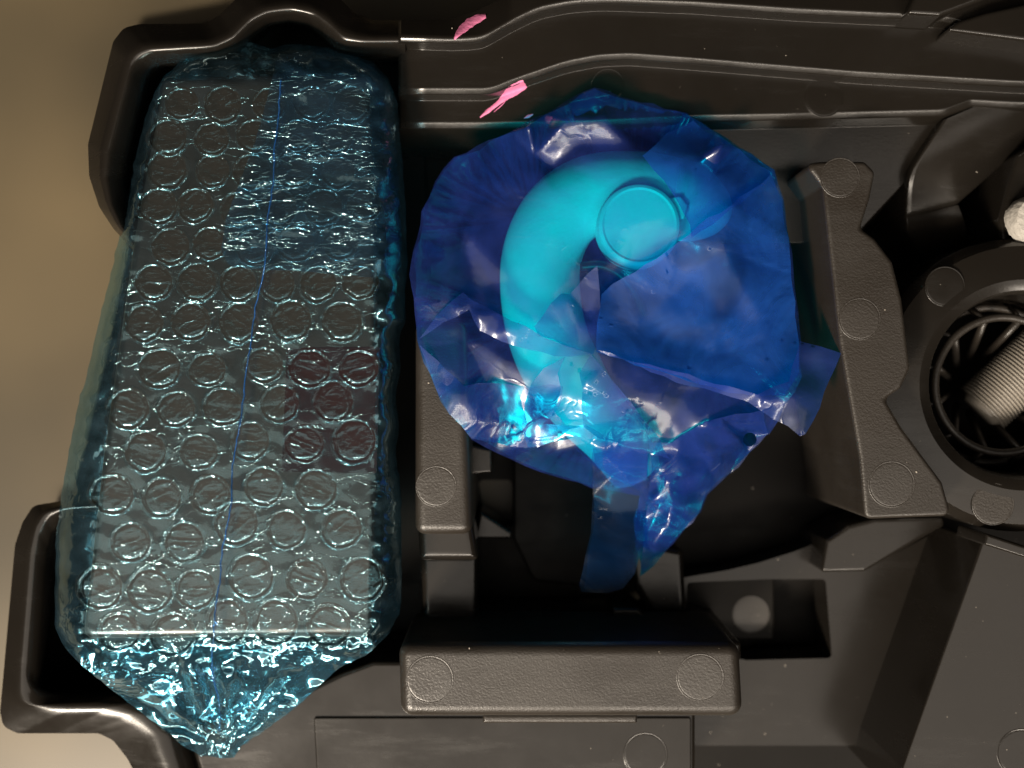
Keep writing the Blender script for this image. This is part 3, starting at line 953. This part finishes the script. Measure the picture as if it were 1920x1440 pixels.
# bubbles: eight crumpled shapes shared by all
bmeshes = []
for vnt in range(8):
    rs = random.Random(100 + vnt); nr, na = 22, 52
    dirn = rs.uniform(-0.35, 0.75); vs = []; fs = []
    lines = [(rs.uniform(-.8, .8), rs.uniform(.03, .05), rs.uniform(.012, .03), rs.uniform(-.25, .25)) for _ in range(rs.randint(3, 8))]
    for i in range(nr):
        r = (i / (nr - 1)) * 1.16
        for k in range(na):
            t = 2 * math.pi * k / na
            rr = r * (1 + .07 * noise.noise(Vector((math.cos(t) * 2.2, math.sin(t) * 2.2, vnt * 3.1))))
            x, y = rr * math.cos(t), rr * math.sin(t)
            z = -0.03
            rim_ = math.exp(-((r - 1.0 - .05 * noise.noise(Vector((math.cos(t) * 3, math.sin(t) * 3, vnt + 60)))) / .06) ** 2) * (0.0 + .17 * abs(noise.noise(Vector((math.cos(t) * 7, math.sin(t) * 7, vnt + 20)))) + .07 * max(0, noise.noise(Vector((math.cos(t) * 2, math.sin(t) * 2, vnt + 40)))))
            grv = math.exp(-((r - .88) / .05) ** 2) * 0.06
            z += rim_ - grv
            for c, w, h, bend in lines:
                q = -math.sin(dirn + bend) * x + math.cos(dirn + bend) * y - c
                q += .10 * noise.noise(Vector((x * 1.5, y * 1.5, c * 9)))
                z += h * math.exp(-(q / w) ** 2) * (0.35 + 0.65 * max(0, noise.noise(Vector((x * 2, y * 2, c * 5 + vnt))) + .4)) * (1 if r < 1.0 else max(0, (1.16 - r) / .16))
            z += .008 * noise.noise(Vector((x * 3, y * 3, vnt)))
            if i == nr - 1: z = -0.10
            vs.append((x, y, z))
    for i in range(nr - 1):
        for k in range(na):
            j = (k + 1) % na
            fs.append((i * na + k, i * na + j, (i + 1) * na + j, (i + 1) * na + k))
    me = bpy.data.meshes.new('bubble'); me.from_pydata(vs, [], fs); me.materials.append(M_BUBBLE)
    me.polygons.foreach_set('use_smooth', [True] * len(me.polygons)); me.update()
    bmeshes.append(me)
winv = wrap.matrix_world.inverted()
ang0 = math.atan(-KT)
for i, (x, y, r) in enumerate(seen):
    o = bpy.data.objects.new('bubble', bmeshes[i % 8]); link(o, wrap)
    o.matrix_parent_inverse = winv
    f = (CAM_H - zplane(y) * .001) / CAM_H
    o.location = P(x, y, zplane(y) + 2.6)
    o.rotation_euler = (Matrix.Rotation(-ang0, 3, 'X') @ Matrix.Rotation(random.choice((0, 0, math.pi)) + random.uniform(-.25, .25), 3, 'Z')).to_euler()
    s = r * PX * f
    o.scale = (s * random.uniform(.92, 1.07), s * random.uniform(.88, 1.05), s * random.uniform(.7, 1.2))

# second layer folded over the upper right
def zs_flap(x, y):
    ib = inside((x, y), bf); db = dist_poly((x, y), bf); do = dist_poly((x, y), OUT)
    w = 0.34 * facets(x + y * .4, y * 1.7 - x * .7, 40, 31.0) + 0.14 * facets(x + y * .4, y * 2.0 - x * .7, 17, 33.0) + 0.2 * noise.noise(Vector((x * .05, y * .12, 3)))
    w *= min(1, 0.25 + dist_poly((x, y), FLAP) / 40)
    return wrap_z(x, y, db, do, ib) + 1.4 + (wrap_crinkle(x, y, ib, db, 2.0) if not ib else 0) + w
fl = [(p.x + 2 * noise.noise(Vector((p.x * .1, p.y * .1, 0))), p.y + 2 * noise.noise(Vector((p.x * .1, p.y * .1, 4)))) for p in resample([(a, b, 0) for a, b in FLAP], 120, True)]
build_sheet('flap', fl, [], 8, zs_flap, M_FLAP, wrap)

# seam line down the middle
sl = smooth_line([(528, 150, 0), (516, 260, 0), (508, 380, 0), (492, 508, 0), (474, 620, 0), (456, 740, 0), (438, 880, 0), (420, 1020, 0), (404, 1160, 0), (396, 1240, 0), (408, 1320, 0), (412, 1372, 0)], 150)
vs = []; fs = []
for i, p in enumerate(sl):
    jx = 7.0 * noise.noise(Vector((p.y * .011, 3, 1))) + 2.6 * noise.noise(Vector((p.y * .06, 1, 1))) + 1.2 * noise.noise(Vector((p.y * .2, 7, 1)))
    for k, (dx, dz) in enumerate(((-1.3, .1), (0, .6), (1.3, .1))):
        zz = (zs_top(p.x, p.y) + (1.5 if p.y < 505 else 0))
        vs.append(P(p.x + dx + jx, p.y, zz + dz + .15 * noise.noise(Vector((p.y * .15, k, 2)))))
    if i:
        b0 = (i - 1) * 3
        fs += [(b0, b0 + 1, b0 + 4, b0 + 3), (b0 + 1, b0 + 2, b0 + 5, b0 + 4)]
B(mesh_obj('seam', vs, fs, M_SEAM), wrap)

# ------------------------------------------------------------------ hose and cap inside the blue bag
hose = empty('coiled_hose', P(1100, 560, -30))
tag(hose, 'thick white curved hose with round cap inside the blue bag', 'hose')
bpy.context.view_layer.update()
hp = smooth_line([(1352, 424, -15), (1340, 412, -14), (1320, 398, -13), (1270, 374, -13), (1195, 360, -13), (1110, 366, -13), (1050, 406, -13), (1016, 480, -13), (1015, 570, -13), (1038, 660, -14), (1090, 750, -16), (1150, 820, -20), (1190, 880, -24)], 90)
path = [P(p.x, p.y, p.z) for p in hp]
rad = [0.0098 * (math.sqrt(max(0.0, 1 - (1 - i / 10) ** 2)) + .02 if i < 10 else 1) * (1 - 0.30 * max(0, (i - 66) / 24)) for i in range(90)]
B(tube('hose_body', path, rad, M_HOSE, None, 30), hose)
cap = lathe('cap', 1200, 420, rprof([(70, -14), (79, -10), (79, -2.4), (76, -1.3), (70, -1.0), (66, -1.3), (0.5, -1.3)], 2, 4), M_CAP, None, 64)
for v in cap.data.vertices: pass
B(cap, hose)
tb = prism('tab', [(1250, 372), (1276, 366), (1290, 384), (1284, 410), (1254, 416)], -2.0, -6, 0.5, M_CAP, None, corner=8)
tb.parent = cap
cd = smooth_line([(1090, 500, -8), (1130, 498, -6), (1165, 516, -5), (1190, 548, -6), (1210, 590, -10)], 30)
B(tube('cord', [P(p.x, p.y, p.z) for p in cd], 0.0011, M_CORD, None, 10), hose)

# ------------------------------------------------------------------ the blue bag
bag = empty('blue_bag', P(1130, 560, -45))
tag(bag, 'crumpled translucent blue plastic bag between the bubble wrap and the right bracket', 'plastic bag')
bpy.context.view_layer.update()

def facet_film(name, outline, inner, cuts=4, wob=0.25, seed=0.0, smooth=1, mat=None, holes=()):
    """film folded along straight creases: outline and inner points (px, py, z mm)"""
    def soften(lp, amp):
        out = []
        for i in range(len(lp)):
            a_, b_ = Vector(lp[i - 1]), Vector(lp[i])
            d_ = Vector((b_.x - a_.x, b_.y - a_.y)); L_ = d_.length
            m_ = int(L_ / 22)
            for k in range(1, m_):
                t_ = k / m_; p_ = a_.lerp(b_, t_)
                nn = amp * math.sin(math.pi * t_) * (noise.noise(Vector((p_.x * .02, p_.y * .02, seed))) * 1.6 + noise.noise(Vector((p_.x * .06, p_.y * .06, seed + 3))) * .6)
                out.append((p_.x - d_.y / L_ * nn, p_.y + d_.x / L_ * nn, p_.z))
            out.append(tuple(lp[i]))
        return out
    outline = soften(outline, 6.0)
    pts = [p for p in inner]
    V, F = cdt(pts, [outline] + [h for h in holes])
    def zof(v):
        best = min(list(inner) + list(outline) + [q for h in holes for q in h], key=lambda p: (p[0] - v.x) ** 2 + (p[1] - v.y) ** 2)
        return best[2]
    zz = [zof(v) for v in V]
    bm = bmesh.new()
    bv = [bm.verts.new((V[i].x, V[i].y, zz[i] * 8)) for i in range(len(V))]
    for f in F:
        c = (sum(V[i].x for i in f) / 3, sum(V[i].y for i in f) / 3)
        if inside(c, outline) and not any(inside(c, h) for h in holes):
            bm.faces.new([bv[i] for i in f])
    for v in [v for v in bm.verts if not v.link_faces]: bm.verts.remove(v)
    for it in range(cuts):
        bmesh.ops.subdivide_edges(bm, edges=[e for e in bm.edges if e.calc_length() > 11], cuts=1, use_grid_fill=False)
        bmesh.ops.triangulate(bm, faces=[f for f in bm.faces if len(f.verts) > 3])
        if it >= cuts - 2 - smooth:
            inn = [v for v in bm.verts if not v.is_boundary]
            bmesh.ops.smooth_vert(bm, verts=inn, factor=0.5, use_axis_x=False, use_axis_y=False, use_axis_z=True)
    for v in bm.verts:
        x, y, z = v.co
        n1 = noise.noise(Vector((x * .012, y * .012, seed)))
        n2 = 0.5 - vor(x, y * .8, .011, seed + 2)
        n3 = noise.noise(Vector((x * .045, y * .03, seed + 5)))
        z = z / 8 + wob * (1.5 * n1 + 1.0 * n2 + 0.2 * n3 + 1.1 * facets(x, y * .9, 78, seed + 40) + 0.35 * facets(x * .9, y, 34, seed + 50))
        v.co = P(x, y, z)
    bmesh.ops.recalc_face_normals(bm, faces=bm.faces)
    if sum(f.normal.z for f in bm.faces) < 0: bmesh.ops.reverse_faces(bm, faces=bm.faces)
    me = bpy.data.meshes.new(name); bm.to_mesh(me); bm.free()
    me.materials.append(mat or M_BAG)
    me.polygons.foreach_set('use_smooth', [True] * len(me.polygons)); me.update()
    o = bpy.data.objects.new(name, me); link(o)
    return B(o, bag)

def circ(cx, cy, r, z, n=14):
    return [(cx + r * math.cos(2 * math.pi * k / n), cy + r * math.sin(2 * math.pi * k / n), z) for k in range(n)]

BAGO = [(1115, 164, -6), (1180, 186, -7), (1288, 212, -8), (1342, 246, -9), (1452, 318, -8), (1473, 400, -9), (1490, 540, -9), (1502, 640, -8), (1504, 706, -8),
        (1470, 760, -9), (1444, 812, -11), (1400, 856, -12), (1366, 890, -13), (1326, 928, -14), (1314, 960, -15), (1262, 1020, -18), (1205, 1078, -20), (1190, 1000, -18), (1200, 930, -14),
        (1150, 920, -16), (1108, 915, -18), (1040, 893, -15), (960, 862, -11), (884, 824, -3), (842, 776, 0.5), (806, 700, 1.2), (782, 638, 1.2), (776, 560, 0.0), (775, 470, -2), (790, 396, -3),
        (816, 340, -4), (852, 294, -5), (960, 246, -6), (1040, 204, -6)]
inner = [(990, 238, 0.4), (1060, 226, 1.8), (1132, 222, 1.4), (1030, 316, -5.2), (1085, 272, -1.6), (1002, 290, -3.6), (1180, 270, -2.0), (1240, 260, -4.5), (1300, 300, -2.5), (1352, 272, 1.5),
         (1340, 326, -3.2), (1306, 336, -3.0), (1384, 342, -3.4), (1440, 420, -4), (900, 330, -4), (860, 420, -1.5), (930, 420, -2.5), (840, 540, 1.2), (900, 560, -2.5), (960, 520, -0.5), (1020, 430, 0.0), (1040, 360, 0.2), (1110, 330, 0.6), (1200, 330, 1.0),
         (1120, 420, 2.6), (1190, 420, 3.2), (1260, 400, 3.0), (1290, 440, 2.5), (1370, 470, 1.0), (1110, 500, 3.5), (1150, 500, 2.0), (1200, 540, -1), (1300, 560, -1), (1400, 560, -1.5), (1450, 560, -5), (1040, 560, 0.5), (1020, 610, 1.5), (960, 620, -1),
         (880, 640, 0.6), (840, 690, 2.4), (1000, 700, 0.2), (1060, 655, 2.2), (1120, 660, 4), (1250, 650, -1), (1380, 660, -2.5), (1060, 740, 1.6), (1120, 760, 2.6), (1200, 740, 0.2), (1280, 760, -0.6), (1320, 790, 0.5), (1400, 800, -6), (940, 760, -4),
         (900, 800, -2.5), (1000, 820, -4.6), (1040, 850, -6.4), (1120, 830, -2.2), (1160, 880, -9), (1225, 850, -5), (1240, 940, -10), (1290, 880, -9), (1215, 1000, -14), (1260, 960, -11)]
facet_film('front_film', BAGO, inner, 5, 0.45, 1.0, 1, holes=[circ(1406, 824, 13, -12)])
facet_film('back_film', [(x * .992 + 9, y * .992 + 4, z - 1.5) for x, y, z in BAGO], [(1000, 400, -33), (1200, 400, -34), (1350, 500, -33), (1000, 600, -33), (1200, 620, -35), (1350, 700, -32), (1120, 800, -33)], 4, 0.6, 4.0)
# folds lying over the front
facet_film('fold', [(1128, 552, 4.0), (1170, 520, 4.5), (1230, 486, 4.5), (1292, 440, 5.0), (1370, 386, 3.5), (1446, 326, -4), (1468, 400, -5), (1486, 540, -5), (1498, 642, -5), (1498, 700, -4), (1470, 742, -3), (1420, 744, 0.5), (1340, 726, 2.5), (1240, 696, 3.5), (1118, 660, 5.5)],
           [(1360, 470, 3.0), (1440, 420, -1), (1250, 560, 1.5), (1350, 580, 1.2), (1430, 600, -1.5), (1200, 630, 2.2), (1330, 660, 1.0), (1440, 690, -1.5), (1300, 690, 2.6), (1180, 660, 4.0)], 5, 0.45, 7.0, mat=M_FOLD)
facet_film('fold', [(1120, 656, 6.2), (1240, 690, 4.2), (1340, 720, 3.4), (1420, 740, 2.0), (1480, 715, 1.5), (1500, 640, -2.0), (1540, 650, -0.5), (1577, 662, 1.0), (1545, 736, 1.4), (1510, 814, 2.0), (1500, 818, 2.2), (1450, 786, 1.0), (1400, 752, 1.2), (1320, 728, 2.0), (1220, 698, 3.0)],
           [(1490, 740, 3.0), (1500, 780, 3.0), (1440, 752, 3.4), (1530, 700, -0.5)], 4, 0.25, 8.0)
facet_film('fold', [(1002, 612, 2.2), (1052, 550, 3.4), (1068, 552, 4.2), (1120, 498, 6.5), (1124, 540, 5.0), (1126, 580, 4.5), (1122, 640, 5.0), (1112, 664, 5.0), (1060, 650, 3.4), (1010, 630, 2.5)],
           [(1066, 562, 5.5), (1100, 590, 3.2), (1080, 600, 5.0), (1060, 620, 3.0), (1040, 640, 4.4)], 4, 0.2, 9.0)
facet_film('fold', [(786, 636, 2.4), (820, 590, 2.4), (868, 548, 2.0), (884, 562, 2.0), (960, 602, 2.6), (1060, 648, 4.0), (1112, 664, 4.6), (1040, 668, 3.4), (940, 640, 1.5), (900, 620, 1.8), (880, 580, 2.0)],
           [(960, 618, 4.0), (900, 592, 3.6), (860, 580, 3.2)], 4, 0.2, 10.0)
facet_film('fold', [(1108, 664, 4.4), (1130, 690, 4.2), (1180, 750, 2.6), (1236, 820, 2.0), (1255, 860, 0.4), (1220, 850, 2.2), (1200, 850, 2.6), (1165, 832, 2.2), (1122, 822, 3.0), (1094, 800, 2.0), (1090, 760, 3.2), (1086, 700, 3.0)],
           [(1100, 720, 4.4), (1130, 740, 3.4), (1160, 790, 1.4), (1200, 800, 2.8)], 4, 0.25, 11.0)
facet_film('fold', [(1060, 668, 3.2), (1020, 690, 2.0), (996, 720, 0.4), (984, 756, 0.2), (978, 800, -0.6), (990, 840, -2.0), (1010, 838, -0.4), (1050, 820, 0.6), (1092, 800, 1.0), (1060, 796, 0.0), (1038, 770, 1.6), (1052, 730, 1.5), (1046, 700, 2.4)],
           [(1020, 740, 0.0), (1010, 790, 1.6)], 4, 0.2, 12.0)
facet_film('fold', [(884, 822, -2), (842, 776, 1.4), (806, 700, 2.0), (786, 646, 2.2), (870, 724, 2.4), (950, 720, -1), (1056, 724, -1.4), (1050, 760, -2.2), (1000, 800, -5), (1096, 796, -1.5), (1160, 830, -2.2), (1214, 842, -2.5), (1212, 900, -8), (1186, 912, -10), (1150, 892, -10.5), (1096, 858, -8.5), (1044, 826, -4.5), (1010, 836, -6.5), (960, 838, -6)],
           [(900, 790, 0.0), (860, 740, 3.5), (930, 828, -3.5), (1124, 842, -1.5), (1150, 868, -5), (1080, 820, -3)], 4, 0.3, 13.0)
facet_film('fold', [(1205, 292, 1.0), (1250, 250, -2), (1300, 226, -5), (1345, 256, -6), (1446, 322, -5.5), (1436, 345, -3.5), (1370, 392, 1.0), (1296, 446, 3.5), (1282, 400, 3.0), (1246, 340, 2.4)],
           [(1340, 330, 0.5), (1300, 290, 0.0), (1380, 350, 0.0)], 4, 0.25, 21.0, mat=M_FOLD)
# tongue hanging down
facet_film('tongue', [(1112, 840, -7), (1218, 826, -6), (1216, 900, -12.5), (1214, 960, -12.5), (1205, 1020, -11), (1190, 1076, -10), (1168, 1104, -9.4), (1140, 1112, -9), (1090, 1110, -9), (1086, 1096, -9.4), (1098, 1040, -10), (1108, 1000, -11.5), (1112, 930, -13)],
           [(1160, 880, -11.5), (1150, 960, -13), (1150, 1040, -11.2)], 4, 0.25, 14.0, mat=M_TONGUE)
facet_film('tongue', [(1114, 850, -9), (1214, 838, -9), (1212, 900, -14.5), (1210, 960, -15), (1200, 1020, -14), (1186, 1070, -13), (1164, 1098, -12), (1094, 1104, -12), (1102, 1040, -13), (1112, 1000, -14.5), (1114, 930, -15)],
           [(1160, 960, -15.5)], 3, 0.25, 15.0, mat=M_TONGUE)
# lower right skirt
facet_film('skirt', [(1218, 830, -3), (1260, 830, -2), (1322, 790, 1.5), (1380, 776, -2), (1432, 768, -5), (1440, 812, -11), (1366, 888, -12), (1324, 926, -13), (1312, 958, -13.5), (1262, 1016, -17), (1200, 1082, -19), (1206, 1020, -16.5), (1214, 950, -11.5), (1222, 880, -6)],
           [(1322, 796, 2.2), (1270, 850, -3), (1254, 900, -4.5), (1240, 960, -12), (1262, 940, -6.5), (1290, 880, -4), (1320, 860, -8), (1228, 1020, -12.5), (1250, 990, -9.5), (1300, 920, -11), (1236, 880, -2.5), (1222, 940, -7), (1390, 830, -7)], 5, 0.45, 16.0, holes=[circ(1406, 824, 13, -11)])

# ------------------------------------------------------------------ dust on the black plastic
bpy.context.view_layer.update()
tb_bvh = bvh_of([c for c in tray.children if c.type == 'MESH' and not c.name.startswith('paint')])
vs = []; fs = []; rs = random.Random(3)
for i in range(190):
    x, y = rs.uniform(760, 1915), rs.uniform(5, 1435)
    if rs.random() < .25: x, y = rs.uniform(1300, 1915), rs.uniform(960, 1435)
    h, n = drape(tb_bvh, x, y, 0)
    if n is None or n.z < .5: continue
    s = rs.choice((.00004, .00005, .00006, .00007, .00009, .00016)) * rs.uniform(.7, 1.2)
    an = rs.uniform(0, 6.28); k = rs.uniform(.6, 2.2)
    b0 = len(vs)
    for t in range(6):
        q = t * math.pi / 3
        u, w = s * k * math.cos(q), s * math.sin(q)
        vs.append(h + Vector((u * math.cos(an) - w * math.sin(an), u * math.sin(an) + w * math.cos(an), s * .4)))
    vs.append(h + Vector((0, 0, s)))
    for t in range(6): fs.append((b0 + t, b0 + (t + 1) % 6, b0 + 6))
du = mesh_obj('dust', vs, fs, M_DUST)
tag(du, 'pale dust specks scattered over the black plastic', 'dust', kind='stuff')
